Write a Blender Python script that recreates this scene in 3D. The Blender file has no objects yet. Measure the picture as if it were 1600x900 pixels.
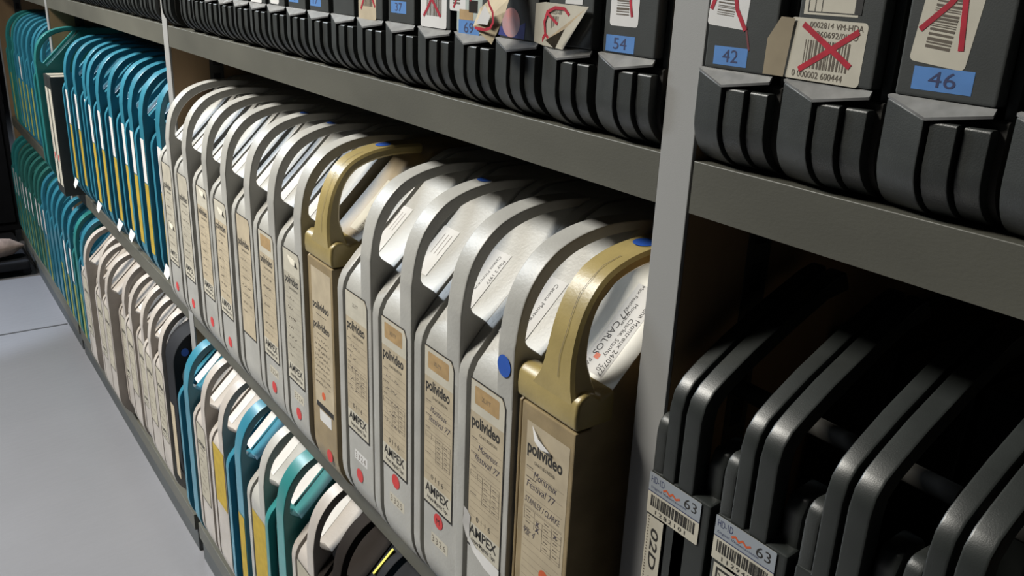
import bpy, bmesh, math, random
from mathutils import Vector, Matrix
random.seed(7)
SC = bpy.context.scene
C = SC.collection
PI = math.pi
H = 0.975                                   # camera height above the floor; z values below are relative to the camera
# ------------------------------------------------------------------ camera
cam_d = bpy.data.cameras.new('camera'); cam = bpy.data.objects.new('camera', cam_d); C.objects.link(cam)
cam_d.sensor_width = 36.0; cam_d.lens = 1370.58 / 1600 * 36.0; cam_d.clip_start = 0.02
vx = (-237 - 800, -88 - 450); vz = (640 - 800, 4250 - 450)
f = math.sqrt(-(vx[0] * vz[0] + vx[1] * vz[1]))
X = -Vector((vx[0], vx[1], f)).normalized(); Z = -Vector((vz[0], vz[1], f)).normalized(); Y = Z.cross(X)
right = Vector((X[0], Y[0], Z[0])); down = Vector((X[1], Y[1], Z[1])); fwd = Vector((X[2], Y[2], Z[2]))
m = Matrix.Identity(4)
for i in range(3):
    m[i][0] = right[i]; m[i][1] = -down[i]; m[i][2] = -fwd[i]
m.translation = Vector((0, -0.345, H))
cam.matrix_world = m
SC.camera = cam
SC.view_settings.view_transform = 'Standard'; SC.view_settings.look = 'None'
SC.view_settings.gamma = 1.0; SC.view_settings.use_curve_mapping = False
SC.view_settings.exposure = -0.55
# ------------------------------------------------------------------ world and lamps
W = bpy.data.worlds.new('world'); SC.world = W; W.use_nodes = True
W.node_tree.nodes['Background'].inputs[0].default_value = (0.55, 0.65, 0.85, 1)
W.node_tree.nodes['Background'].inputs[1].default_value = 0.012
def lamp(name, loc, sx, sy, power, col, target, spread=180):
    d = bpy.data.lights.new(name, 'AREA'); d.shape = 'RECTANGLE'; d.size = sx; d.size_y = sy; d.energy = power; d.color = col; d.spread = math.radians(spread)
    o = bpy.data.objects.new(name, d); C.objects.link(o); o.location = (loc[0], loc[1], loc[2] + H)
    dirv = Vector(target) - Vector(loc)
    z = -dirv.normalized(); x = Vector((1, 0, 0)); x = (x - z * x.dot(z)).normalized(); y = z.cross(x)
    o.matrix_world = Matrix(((x[0], y[0], z[0], loc[0]), (x[1], y[1], z[1], loc[1]), (x[2], y[2], z[2], loc[2] + H), (0, 0, 0, 1)))
lamp('ceiling_tube_near', (-2.0, -1.45, 1.62), 0.8, 0.50, 66, (1.0, 0.96, 0.87), (-1.35, -0.1, -0.35), 100)
lamp('ceiling_tube_far', (-4.3, -1.45, 1.62), 1.2, 0.30, 85, (0.80, 0.90, 1.0), (-3.0, -0.1, -0.3), 120)
sp = bpy.data.lights.new('added_floor_spot', 'SPOT'); sp.energy = 700; sp.color = (0.75, 0.85, 1.0); sp.spot_size = math.radians(22); sp.spot_blend = 0.35; sp.shadow_soft_size = 0.03
so = bpy.data.objects.new('added_floor_spot', sp); C.objects.link(so); so.location = (-3.3, -1.9, 1.55 + H)
so.rotation_euler = (Vector((-2.92, -0.50, 0.0)) - so.location).to_track_quat('-Z', 'Y').to_euler()

# ------------------------------------------------------------------ materials
MATS = {}
ALB = 0.78
def mat(name, col, rough=0.5, metal=0.0, var=0.0, scale=30.0, col2=None, bump=0.0, bscale=400.0, spec=0.5, stretch=None):
    if name in MATS: return MATS[name]
    col = tuple(c * ALB for c in col); col2 = tuple(c * ALB for c in col2) if col2 else None
    mt = bpy.data.materials.new(name); mt.use_nodes = True; nt = mt.node_tree; b = nt.nodes['Principled BSDF']
    b.inputs['Roughness'].default_value = rough; b.inputs['Metallic'].default_value = metal
    b.inputs['Specular IOR Level'].default_value = spec
    b.inputs['Base Color'].default_value = (*col, 1)
    tc = nt.nodes.new('ShaderNodeTexCoord')
    src = tc.outputs['Object']
    if stretch:
        mp = nt.nodes.new('ShaderNodeMapping'); mp.inputs['Scale'].default_value = stretch
        nt.links.new(src, mp.inputs['Vector']); src = mp.outputs['Vector']
    if var > 0 or col2:
        oi = nt.nodes.new('ShaderNodeObjectInfo')
        n = nt.nodes.new('ShaderNodeTexNoise'); n.noise_dimensions = '4D'; n.inputs['Scale'].default_value = scale; n.inputs['Detail'].default_value = 5
        mul = nt.nodes.new('ShaderNodeMath'); mul.operation = 'MULTIPLY'; mul.inputs[1].default_value = 40
        nt.links.new(oi.outputs['Random'], mul.inputs[0]); nt.links.new(mul.outputs[0], n.inputs['W'])
        nt.links.new(src, n.inputs['Vector'])
        r = nt.nodes.new('ShaderNodeValToRGB')
        r.color_ramp.elements[0].position = 0.35; r.color_ramp.elements[1].position = 0.68
        c2 = col2 if col2 else tuple(c * (1 - var) for c in col)
        r.color_ramp.elements[0].color = (*c2, 1); r.color_ramp.elements[1].color = (*col, 1)
        nt.links.new(n.outputs['Fac'], r.inputs['Fac']); nt.links.new(r.outputs['Color'], b.inputs['Base Color'])
    if bump > 0:
        n2 = nt.nodes.new('ShaderNodeTexNoise'); n2.inputs['Scale'].default_value = bscale; n2.inputs['Detail'].default_value = 3
        nt.links.new(src, n2.inputs['Vector'])
        bp = nt.nodes.new('ShaderNodeBump'); bp.inputs['Strength'].default_value = bump; bp.inputs['Distance'].default_value = 0.001
        nt.links.new(n2.outputs['Fac'], bp.inputs['Height']); nt.links.new(bp.outputs['Normal'], b.inputs['Normal'])
    MATS[name] = mt
    return mt
GREY = mat('case_grey', (0.50, 0.49, 0.455), 0.42, var=0.22, scale=22, bump=0.15)
CREAMG = mat('case_warm_white', (0.55, 0.50, 0.455), 0.42, var=0.2, scale=22, bump=0.15)
TEAL = mat('case_teal', (0.04, 0.25, 0.36), 0.33, var=0.25, scale=14)
GREEN = mat('case_green_teal', (0.03, 0.17, 0.15), 0.38, var=0.3, scale=14)
TEALG = mat('case_sea_green', (0.03, 0.25, 0.25), 0.36, var=0.3, scale=14)
GOLD = mat('case_gold', (0.47, 0.365, 0.145), 0.34, metal=0.0, var=0.3, scale=26, bump=0.12)
GOLDB = mat('case_gold_body', (0.38, 0.285, 0.15), 0.45, var=0.3, scale=40, bump=0.1)
GROOVE = mat('groove_dark', (0.03, 0.028, 0.024), 0.8)
BLACK = mat('black_plastic', (0.044, 0.048, 0.046), 0.42, var=0.25, scale=60, bump=0.12, bscale=1500)
BLACK2 = mat('black_plastic_smooth', (0.032, 0.036, 0.034), 0.36, var=0.25, scale=50, bump=0.06, bscale=1500)
SHEEN = mat('black_plastic_sheen', (0.30, 0.30, 0.295), 0.3, var=0.3, scale=120)  # same black plastic made paler: the ledges' sheen is painted into the colour
BLKPANEL = mat('black_panel', (0.06, 0.064, 0.062), 0.42, var=0.15, scale=50, bump=0.06, bscale=1500)
PAPER = mat('paper_aged', (0.56, 0.47, 0.33), 0.8, var=0.18, scale=60)
PAPERG = mat('paper_grey_tan', (0.50, 0.46, 0.37), 0.8, var=0.18, scale=60)
WHITE = mat('paper_white', (0.74, 0.73, 0.72), 0.7, var=0.06, scale=60)
CREAM = mat('paper_cream', (0.62, 0.58, 0.48), 0.7, var=0.12, scale=80)
TAN = mat('paper_tan', (0.50, 0.33, 0.15), 0.75, var=0.25, scale=120)
OLIVEP = mat('paper_bronze_back', (0.30, 0.215, 0.105), 0.55, var=0.4, scale=200)
INK = mat('ink_black', (0.02, 0.018, 0.016), 0.7)
INKB = mat('ink_faded', (0.13, 0.105, 0.08), 0.8)
PEN = mat('ink_pen', (0.06, 0.05, 0.07), 0.7)
INKG = mat('ink_grey', (0.22, 0.20, 0.18), 0.8)
NAVY = mat('ink_navy', (0.03, 0.04, 0.12), 0.7)
REDP = mat('red_marker', (0.55, 0.015, 0.04), 0.5, var=0.3, scale=200)
REDS = mat('red_sticker', (0.68, 0.05, 0.05), 0.6, var=0.1, scale=90)
ORNG = mat('orange_sticker', (0.72, 0.13, 0.04), 0.6, var=0.15, scale=90)
BLUE = mat('blue_sticker', (0.015, 0.10, 0.50), 0.6, var=0.1, scale=90)
TAPE = mat('blue_number_tape', (0.09, 0.25, 0.60), 0.6, var=0.1, scale=120)
YEL = mat('yellow_label', (0.55, 0.38, 0.03), 0.6, var=0.2, scale=90)
YELT = mat('bright_yellow_tab', (0.75, 0.68, 0.05), 0.5)
YELG = mat('yellow_green_label', (0.32, 0.36, 0.08), 0.7, var=0.25, scale=60)
SHELF = mat('shelf_grey_steel', (0.125, 0.122, 0.098), 0.5, var=0.35, scale=9, bump=0.08, bscale=900, stretch=(0.5, 1, 1))
PLINTH = mat('plinth_steel', (0.07, 0.078, 0.08), 0.55, var=0.25, scale=8)
POST = mat('upright_grey_front', (0.36, 0.36, 0.355), 0.5, bump=0.08, bscale=1500)
WOOD = mat('upright_brown_board', (0.42, 0.275, 0.145), 0.6, var=0.25, scale=30, stretch=(1, 1, 0.15))
SLOT = mat('slot_dark', (0.01, 0.01, 0.01), 0.9)
SLOTRAIL = mat('slotted_rail', (0.09, 0.09, 0.085), 0.5, metal=0.4)
WALL = mat('wall_paint', (0.45, 0.43, 0.38), 0.9, var=0.08, scale=3)
DARKM = mat('dark_cabinet', (0.02, 0.021, 0.025), 0.7, var=0.3, scale=12, spec=0.15)
DARKB = mat('dark_browncase', (0.026, 0.020, 0.017), 0.75, spec=0.12, var=0.3, scale=25)
PINK = mat('beige_cloth', (0.42, 0.31, 0.26), 0.9, var=0.4, scale=40, bump=0.5, bscale=120)
LTEAL = mat('cable_wrap', (0.03, 0.2, 0.3), 0.5)

# ------------------------------------------------------------------ mesh helpers
class MB:
    def __init__(s): s.v = []; s.f = []
    def poly(s, pts): b = len(s.v); s.v += [tuple(p) for p in pts]; s.f.append(tuple(range(b, b + len(pts))))
    def raw(s, vs, fs): b = len(s.v); s.v += [tuple(p) for p in vs]; s.f += [tuple(b + i for i in q) for q in fs]
    def box(s, x0, x1, y0, y1, z0, z1):
        s.raw([(x0,y0,z0),(x1,y0,z0),(x1,y1,z0),(x0,y1,z0),(x0,y0,z1),(x1,y0,z1),(x1,y1,z1),(x0,y1,z1)],
              [(0,3,2,1),(4,5,6,7),(0,1,5,4),(1,2,6,5),(2,3,7,6),(3,0,4,7)])
        return s
    def prism(s, prof, x0, x1):                 # profile of (y, z) points extruded along x
        n = len(prof)
        a = sum(prof[i][0]*prof[(i+1)%n][1]-prof[(i+1)%n][0]*prof[i][1] for i in range(n))
        if a < 0: prof = prof[::-1]
        vs = [(x0, y, z) for y, z in prof] + [(x1, y, z) for y, z in prof]
        fs = [tuple(range(n))[::-1], tuple(range(n, 2*n))] + [(i, (i+1) % n, n+(i+1) % n, n+i) for i in range(n)]
        s.raw(vs, fs); return s
    def mesh(s, name, mats, bevel=0.0, segs=2, smooth=True, ang=32):
        me = bpy.data.meshes.new(name)
        bm = bmesh.new()
        vv = [bm.verts.new(p) for p in s.v]
        for q in s.f:
            try: bm.faces.new([vv[i] for i in q])
            except ValueError: pass
        bmesh.ops.remove_doubles(bm, verts=bm.verts, dist=1e-6)
        bmesh.ops.recalc_face_normals(bm, faces=bm.faces)
        if bevel > 0:
            es = [e for e in bm.edges if len(e.link_faces) == 2 and e.calc_face_angle(0) > math.radians(ang)]
            bmesh.ops.bevel(bm, geom=es, offset=bevel, segments=segs, affect='EDGES', profile=0.5, clamp_overlap=True)
        if smooth:
            for fc in bm.faces: fc.smooth = True
            for e in bm.edges:
                if len(e.link_faces) == 2 and e.calc_face_angle(0) > math.radians(38): e.smooth = False
        bm.to_mesh(me); bm.free()
        if bevel > 0: me['wn'] = 1
        for mt in (mats if isinstance(mats, (list, tuple)) else [mats]): me.materials.append(mt)
        return me
def flat_mesh(s, name, mt):                      # printed matter: faces kept exactly as laid down
    me = bpy.data.meshes.new(name); me.from_pydata(s.v, [], s.f); me.update(); me.materials.append(mt); return me
def obj(name, me, parent=None, loc=(0, 0, 0)):
    o = bpy.data.objects.new(name, me); C.objects.link(o); o.location = loc
    if parent: o.parent = parent
    if me.get('wn'):
        md = o.modifiers.new('weighted', 'WEIGHTED_NORMAL'); md.keep_sharp = True; md.weight = 60
    return o
def thing(name, label, cat, loc, rot=(0, 0, 0), group=None):
    o = bpy.data.objects.new(name, None); C.objects.link(o); o.empty_display_size = 0.02
    o.location = (loc[0], loc[1], loc[2] + H); o.rotation_euler = rot
    o['label'] = label; o['category'] = cat
    if group: o['group'] = group
    return o
def struct(name, me, loc=(0, 0, 0)):
    o = obj(name, me, None, loc); o['kind'] = 'structure'; return o
CACHE = {}
def cached(key, fn):
    if key not in CACHE: CACHE[key] = fn()
    return CACHE[key]

# text outlines from the built-in font, as flat triangles
TX = {}
def text_geo(t, bold=0.0, shear=0.0, sp=1.0):
    k = (t, bold, shear, sp)
    if k in TX: return TX[k]
    cu = bpy.data.curves.new('t', 'FONT'); cu.body = t; cu.size = 1.0; cu.offset = bold; cu.shear = shear
    cu.resolution_u = 3; cu.space_character = sp; cu.fill_mode = 'FRONT'
    o = bpy.data.objects.new('t', cu); C.objects.link(o)
    dg = bpy.context.evaluated_depsgraph_get(); dg.update()
    me = o.evaluated_get(dg).to_mesh()
    vs = [(v.co.x, v.co.y) for v in me.vertices]; fs = [tuple(p.vertices) for p in me.polygons]
    o.evaluated_get(dg).to_mesh_clear()
    bpy.data.objects.remove(o); bpy.data.curves.remove(cu)
    TX[k] = (vs, fs); return TX[k]
class Sheet:
    """flat printing laid on a plane: origin o, unit directions u (reading) and v (up), lifted by n"""
    def __init__(s, o, u, v, lift=0.00025):
        s.o = Vector(o); s.u = Vector(u).normalized(); s.v = Vector(v).normalized(); s.n = s.u.cross(s.v).normalized(); s.l = lift * 0.22; s.k = 0; s.m = MB()
    def p(s, a, b, l=0.0): return tuple(s.o + s.u * a + s.v * b + s.n * (s.l + s.k * 2e-6))
    def rect(s, a0, b0, a1, b1): s.k += 1; s.m.poly([s.p(a0,b0), s.p(a1,b0), s.p(a1,b1), s.p(a0,b1)])
    def pg(s, pts): s.k += 1; s.m.poly([s.p(a, b) for a, b in pts])
    def line(s, a0, b0, a1, b1, w):
        s.k += 1
        d = Vector((a1-a0, b1-b0)); L = d.length or 1e-6; nx, ny = -d.y/L*w/2, d.x/L*w/2
        s.m.poly([s.p(a0+nx,b0+ny), s.p(a0-nx,b0-ny), s.p(a1-nx,b1-ny), s.p(a1+nx,b1+ny)])
    def path(s, pts, w):
        for i in range(len(pts)-1): s.line(*pts[i], *pts[i+1], w)
        for a, b in pts[1:-1]: s.disc(a, b, w/2, 8)
    def disc(s, a, b, r, n=24, rb=None):
        s.k += 1
        rb = rb or r
        s.m.poly([s.p(a+r*math.cos(2*PI*i/n), b+rb*math.sin(2*PI*i/n)) for i in range(n)])
    def round_rect(s, a0, b0, a1, b1, r):
        pts = []
        for cx, cy, t0 in ((a1-r,b0+r,-PI/2),(a1-r,b1-r,0),(a0+r,b1-r,PI/2),(a0+r,b0+r,PI)):
            for i in range(5): pts.append((cx+r*math.cos(t0+i*PI/8), cy+r*math.sin(t0+i*PI/8)))
        s.pg(pts)
    def text(s, t, a, b, w=None, h=None, bold=0.0, shear=0.0, ang=0.0, sp=1.0):
        vs, fs = text_geo(t, bold, shear, sp)
        if not vs: return
        x0 = min(v[0] for v in vs); x1 = max(v[0] for v in vs)
        sc = h if h else w/(x1-x0)
        sx = w/(x1-x0) if w else sc
        ca, sa = math.cos(ang), math.sin(ang)
        s.m.raw([s.p(a+((v[0]-x0)*sx*ca-v[1]*sc*sa), b+((v[0]-x0)*sx*sa+v[1]*sc*ca)) for v in vs], fs)
    def barcode(s, a0, b0, a1, b1, seed=1, vert=False):
        rr = random.Random(seed); x = a0 if not vert else b0; e = a1 if not vert else b1
        while x < e:
            w = rr.choice((0.00035, 0.0006, 0.0009, 0.0012)); w = min(w, e-x)
            if not vert: s.rect(x, b0, x+w, b1)
            else: s.rect(a0, x, a1, x+w)
            x += w + rr.choice((0.0004, 0.0006, 0.0009))
    def out(s, name, mt, parent): return obj(name, flat_mesh(s.m, name, mt), parent)
def front(lift=0.00025, y=0.0, x=0.0, z=0.0): return Sheet((x, y, z), (1, 0, 0), (0, 0, 1), lift)
def sticker(name, mt, parent, fn, o=(0,0,0), u=(1,0,0), v=(0,0,1), lift=0.0005, label=None):
    sh = Sheet(o, u, v, lift); fn(sh); ob = sh.out(name, mt, parent)
    if label: ob['label'] = label
    return ob

# ------------------------------------------------------------------ room structure
fl = MB().box(-9.0, 2.5, -2.6, 0.5, -0.05, 0.0)
FLOORM = bpy.data.materials.new('floor_vinyl'); FLOORM.use_nodes = True
nt = FLOORM.node_tree; b = nt.nodes['Principled BSDF']; b.inputs['Roughness'].default_value = 0.3
tc = nt.nodes.new('ShaderNodeTexCoord'); n = nt.nodes.new('ShaderNodeTexNoise'); n.inputs['Scale'].default_value = 3.0; n.inputs['Detail'].default_value = 6
r = nt.nodes.new('ShaderNodeValToRGB'); r.color_ramp.elements[0].color = (0.165, 0.165, 0.176, 1); r.color_ramp.elements[1].color = (0.215, 0.215, 0.232, 1)
nt.links.new(tc.outputs['Object'], n.inputs['Vector']); nt.links.new(n.outputs['Fac'], r.inputs['Fac']); nt.links.new(r.outputs['Color'], b.inputs['Base Color'])
n2 = nt.nodes.new('ShaderNodeTexNoise'); n2.inputs['Scale'].default_value = 55.0; n2.inputs['Detail'].default_value = 2
mp = nt.nodes.new('ShaderNodeMapping'); mp.inputs['Scale'].default_value = (1.0, 0.35, 1); mp.inputs['Rotation'].default_value = (0, 0, 0.5)
nt.links.new(tc.outputs['Object'], mp.inputs['Vector']); nt.links.new(mp.outputs['Vector'], n2.inputs['Vector'])
bp = nt.nodes.new('ShaderNodeBump'); bp.inputs['Strength'].default_value = 0.35; bp.inputs['Distance'].default_value = 0.002
nt.links.new(n2.outputs['Fac'], bp.inputs['Height']); nt.links.new(bp.outputs['Normal'], b.inputs['Normal'])
struct('floor', fl.mesh('floor', FLOORM, smooth=False))
sm = MB(); sm.box(-2.556, -2.550, -2.6, -0.02, 0.0, 0.0012)
struct('trim_1', sm.mesh('floor_seam', mat('seam_dark', (0.07, 0.068, 0.07), 0.6), smooth=False))
struct('wall_back', MB().box(-9.0, 2.5, 0.47, 0.55, 0.0, 2.6).mesh('wall', WALL, smooth=False))
struct('wall_left', MB().box(-9.1, -9.0, -2.6, 0.55, 0.0, 2.6).mesh('wall', WALL, smooth=False))

# ------------------------------------------------------------------ shelving
SA, SB, SCZ = -0.09, -0.515, -0.90               # shelf surfaces (relative to camera height)
UP = [(-0.342, -0.318), (-1.346, -1.322), (-2.346, -2.322), (-3.350, -3.326), (0.650, 0.674)]
UPN = ['upright post nearest the camera, grey front edge, right of the gold case', 'upright post between the grey cases and the teal cases', 'upright post at the far side of the black boxes', 'farthest upright post with cream board face at the left edge', 'upright post to the right, outside the photo']
w = 0.024
for i, (a, bb) in enumerate(UP):
    t = thing('shelf_upright', UPN[i], 'shelf upright', (a, 0.0, -0.975))
    obj('side_board', cached('upb', lambda: MB().box(0, w, 0.003, 0.42, 0.0, 1.42).mesh('upright', WOOD, smooth=False)), t)
    obj('front_edge', cached('upf', lambda: MB().box(0, w, 0.0, 0.003, 0.0, 1.42).mesh('upfront', POST, bevel=0.0008)), t)
    rl = obj('slotted_rail', cached('rail', lambda: MB().box(w, w + 0.0010, 0.055, 0.075, 0.02, 1.40).mesh('rail', SLOTRAIL, smooth=False)), t)
    def slots():
        mb = MB(); z = 0.05
        while z < 1.38: mb.box(w + 0.0010, w + 0.0013, 0.060, 0.070, z, z + 0.018); z += 0.03
        return mb.mesh('slots', SLOT, smooth=False)
    obj('rail_slots', cached('slots', slots), rl)
xs = sorted(UP)
bayn = ['far', 'middle', 'near', 'right-hand']
rown = {SA: 'top', SB: 'middle', SCZ: 'bottom'}
for i in range(len(xs) - 1):
    a, bb = xs[i][1] + 0.0012, xs[i+1][0] - 0.0002
    for s_ in (SA, SB, SCZ):
        lip = 0.0285 if s_ != SCZ else 0.03
        y0 = 0.0005 if s_ != SCZ else -0.022
        prof = [(y0, -lip), (y0, -0.0004), (y0 + 0.0004, 0.0), (0.415, 0.0), (0.415, -0.012), (0.02, -0.012), (0.02, -lip + 0.004), (0.012, -lip)]
        t = thing('shelf_board', 'grey steel %s shelf of the %s bay with folded front lip' % (rown[s_], bayn[i]), 'shelf', (a, 0, s_), group=None)
        obj('panel', MB().prism(prof, 0, bb - a).mesh('shelf', SHELF, bevel=0.0003), t)
    t = thing('plinth', 'dark steel plinth under the bottom shelf of the %s bay' % bayn[i], 'plinth', (a, 0, -0.975))
    obj('board', MB().box(0, bb - a, -0.018, 0.02, 0.0, SCZ + H - 0.0305).mesh('plinth', PLINTH, bevel=0.002), t)

# ------------------------------------------------------------------ tape case shapes (local: x width, y depth from the front, z up from the base)
DEP = 0.345; CH = 0.357
def arc(cy, cz, ry, rz, t0, t1, n):
    return [(cy + ry*math.cos(t0+(t1-t0)*i/n), cz + rz*math.sin(t0+(t1-t0)*i/n)) for i in range(n+1)]
def body_profile(inset=0.0, top=CH):
    i = inset; R = 0.060
    p = arc(R, R, R - i, R - i, -PI/2, -PI, 10)                    # lower front corner
    p += [(0.0 + i, 0.238), (0.0012 + i, 0.246), (0.005 + i, 0.2545), (0.011 + i, 0.2615)]
    p += [(0.018 + i, 0.2695 - i*0.6), (top - 0.252 + i*1.2 - 0.008, top - 0.008 - i), (top - 0.250 + i*1.2 + 0.003, top - 0.002 - i), (top - 0.240 + i, top - i)]
    p += [(DEP - 0.03, top - i), (DEP - 0.01 - i, top - 0.012), (DEP - i, top - 0.03), (DEP - i, 0.03), (DEP - 0.01 - i, 0.01), (DEP - 0.03, i)]
    return p
def spline(pts, k=3):                                               # Catmull-Rom through every given point (tuples of any length)
    out = []
    n = len(pts)
    for i in range(n - 1):
        p0, p1, p2, p3 = pts[max(0, i-1)], pts[i], pts[i+1], pts[min(n-1, i+2)]
        for j in range(k):
            t = j / k
            out.append(tuple(0.5*((2*b) + (-a+c)*t + (2*a-5*b+4*c-d)*t*t + (-a+3*b-3*c+d)*t*t*t) for a, b, c, d in zip(p0, p1, p2, p3)))
    out.append(tuple(pts[-1])); return out
def handle_profile(outer_only=False):
    outer = [(0.0, 0.225), (0.0, 0.282), (0.0022, 0.298), (0.0055, 0.312), (0.0105, 0.3235), (0.017, 0.333), (0.0245, 0.3408), (0.033, 0.347), (0.044, 0.352), (0.057, 0.3558), (0.073, 0.3582), (0.090, 0.3585), (0.115, 0.357)]
    inner = [(0.118, 0.3505), (0.092, 0.3505), (0.075, 0.3495), (0.058, 0.3463), (0.045, 0.3417), (0.0340, 0.3350), (0.0250, 0.3265), (0.0178, 0.3162), (0.0130, 0.3060), (0.0103, 0.296), (0.0092, 0.287), (0.0118, 0.2826), (0.0235, 0.2735)]
    foot = [(0.020, 0.262), (0.012, 0.24), (0.010, 0.225)]
    outer = outer[:1] + spline(outer[1:], 3)
    inner = spline(inner[:-2], 3) + inner[-2:]
    if outer_only: return outer
    return outer + inner + foot
CW = 0.068
def seam_line():                                                    # faint mould line along the handle's face
    mb = MB(); pr = [q for q in handle_profile(True)[1:] if q[0] < 0.085]
    for i in range(len(pr)-1):
        (y0, z0), (y1, z1) = pr[i], pr[i+1]
        mb.raw([(0.0565, y0-0.0001, z0+0.0001), (0.0569, y0-0.0001, z0+0.0001), (0.0569, y1-0.0001, z1+0.0001), (0.0565, y1-0.0001, z1+0.0001)], [(0,1,2,3)])
    return mb
def case_parts(t, col, wear=False, tag=''):
    k = col.name
    obj('lid_rim', cached(('rim', k), lambda: MB().prism(body_profile(), 0.0, 0.0114).mesh('lid_rim', col, bevel=0.0013)), t)
    obj('groove', cached('groove', lambda: MB().prism(body_profile(0.010), 0.0110, 0.0178).mesh('groove', GROOVE)), t)
    if col in (TEAL, TEALG, GREEN):          # these have a recessed spine beside a raised column that runs into the handle
        obj('body', cached(('body', k), lambda: MB().prism(body_profile(0.009), 0.0160, 0.0430).prism(body_profile(), 0.0425, CW).mesh('body', col, bevel=0.0014)), t)
    else:
        obj('body', cached(('body', k), lambda: MB().prism(body_profile(), 0.0172, CW).mesh('body', col, bevel=0.0014)), t)
    hx0 = 0.0435 if col in (TEAL, TEALG, GREEN) else 0.0485
    h = obj('handle', cached(('handle', k), lambda: MB().prism(handle_profile(), hx0, CW - 0.0001).mesh('handle', col, bevel=0.0018)), t)
    h.location = (0, -0.0001, 0.0003)
    return h

def scribble(sh, a0, a1, b, h, w, seed):
    rr = random.Random(seed); x = a0; pts = []
    while x < a1:
        pts.append((x, b + rr.uniform(0, h))); x += rr.uniform(0.0006, 0.0014)
        if rr.random() < 0.13 and len(pts) > 1: sh.path(pts, w) ; pts = []; x += 0.0018
    if len(pts) > 1: sh.path(pts, w)

def spine_label(t, P, lo=0.112, hi=0.243, x0=0.0195, x1=0.0605, near=True, paper=None, seed=0, top='tan', ampex='plain', logo=True, number='0116', hand=None, y=-0.0003):
    """black-edged paper insert on the case's front, with its printing as sub-parts"""
    paper = paper or PAPER
    rr = random.Random(seed); w = x1 - x0
    fr = front(0.0003, y); 
    pts = [(x0-0.002, lo-0.0022), (x1+0.0012, lo-0.0022), (x1+0.0012, hi-0.006), (x1-0.003, hi+0.0012), (x0-0.002, hi+0.0012)]
    fr.pg(pts); base = fr.out('spine_label_holder', INK, t); base['label'] = 'black edge around spine label'
    lb = front(0.0006, y); lb.pg([(x0-0.001, lo), (x1, lo), (x1, hi-0.007), (x1-0.0015, hi-0.0025), (x1-0.004, hi), (x0-0.001, hi)])
    L = lb.out('spine_label', paper, t)
    if top:
        s2 = front(0.0008, y); s2.pg([(x0-0.001, hi-0.0245), (x1, hi-0.0245), (x1, hi-0.007), (x1-0.004, hi-0.0004), (x0-0.001, hi-0.0004)]); s2.out('header_strip', CREAM, L)
        s3 = front(0.0010, y); s3.round_rect(x0+0.004, hi-0.0175, x1-0.0065, hi-0.0035, 0.0015); s3.out('header_sticker', TAN if top == 'tan' else CREAM, L)
        if near:
            s4 = front(0.0012, y); s4.text('XL/YY', x0+0.013, hi-0.0125, w=0.011, h=0.0052); s4.out('header_print', INKB, L)
    if logo:
        bl = front(0.0009, y)
        bl.text('polivideo', x0+0.001, hi-0.0355, w=w*0.86, h=0.0125, bold=0.028); 
        bl.text('CH-6612 BELLINZONA', x0+0.011, hi-0.0415, w=w*0.55, h=0.0034)
        bl.out('printed_logo', INK, L)
    ln = front(0.0008, y)
    z = hi - 0.047
    while z > lo + 0.024:
        ln.rect(x0+0.001, z, x1-0.002, z+0.00022); z -= 0.0058
    if near:
        for zz, ww in ((hi-0.0455, 0.008), (hi-0.0575, 0.010), (hi-0.069, 0.007), (hi-0.092, 0.008)):
            ln.rect(x0+0.001, zz, x0+0.001+ww, zz+0.0007)
        ta, tb = x0+0.0165, x1-0.003; tz = hi-0.073
        for i in range(6): ln.rect(ta if i > 1 else x0+0.001, tz-i*0.0045, tb, tz-i*0.0045+0.0003)
        for xx in (x0+0.001, x0+0.010): ln.rect(xx, tz-0.0045, xx+0.0003, tz)
        for xx in (ta, ta+(tb-ta)*0.5, tb): ln.rect(xx, tz-0.0225, xx+0.0003, tz)
        for i in range(5):
            for j in range(2): ln.rect(ta+0.002+j*0.011, tz-i*0.0045-0.003, ta+0.0065+j*0.011, tz-i*0.0045-0.0022)
    ln.out('printed_form', INKB if near else INKG, L)
    hd = front(0.0009, y)
    if hand:
        for i, (s, dx) in enumerate(hand):
            hd.text(s, x0+dx, hi-0.0535-i*0.0085, h=0.0078, shear=0.35, ang=-0.02+0.01*i, w=min(w-dx-0.003, 0.0031*len(s)))
    else:
        for i in range(5 if near else 7): scribble(hd, x0+0.006, x0+0.006+rr.uniform(0.012, w-0.012), hi-0.053-i*0.0108, 0.0030, 0.00032 if near else 0.0005, seed*9+i)
    hd.out('handwriting', PEN if near else INKB, L)
    if number:
        nm = front(0.0009, y); nm.text(number, x0+0.010, lo+0.0235, h=0.0068, w=0.0185, sp=1.5); nm.out('printed_number', INK, L)
    if ampex:
        s5 = front(0.0008, y); s5.rect(x0-0.001, lo, x1, lo+0.0195); s5.out('maker_strip', CREAM if ampex == 'plain' else WHITE, L)
        s6 = front(0.0011, y); s6.text('AMPEX', x0+0.0012, lo+0.0098, w=w*0.88, h=0.0118, bold=0.022); s6.text('Ampex Magnetic Tape', x0+0.004, lo+0.0036, w=w*0.78, h=0.0056, bold=0.012); s6.out('maker_print', INK, L)
    return L

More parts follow.
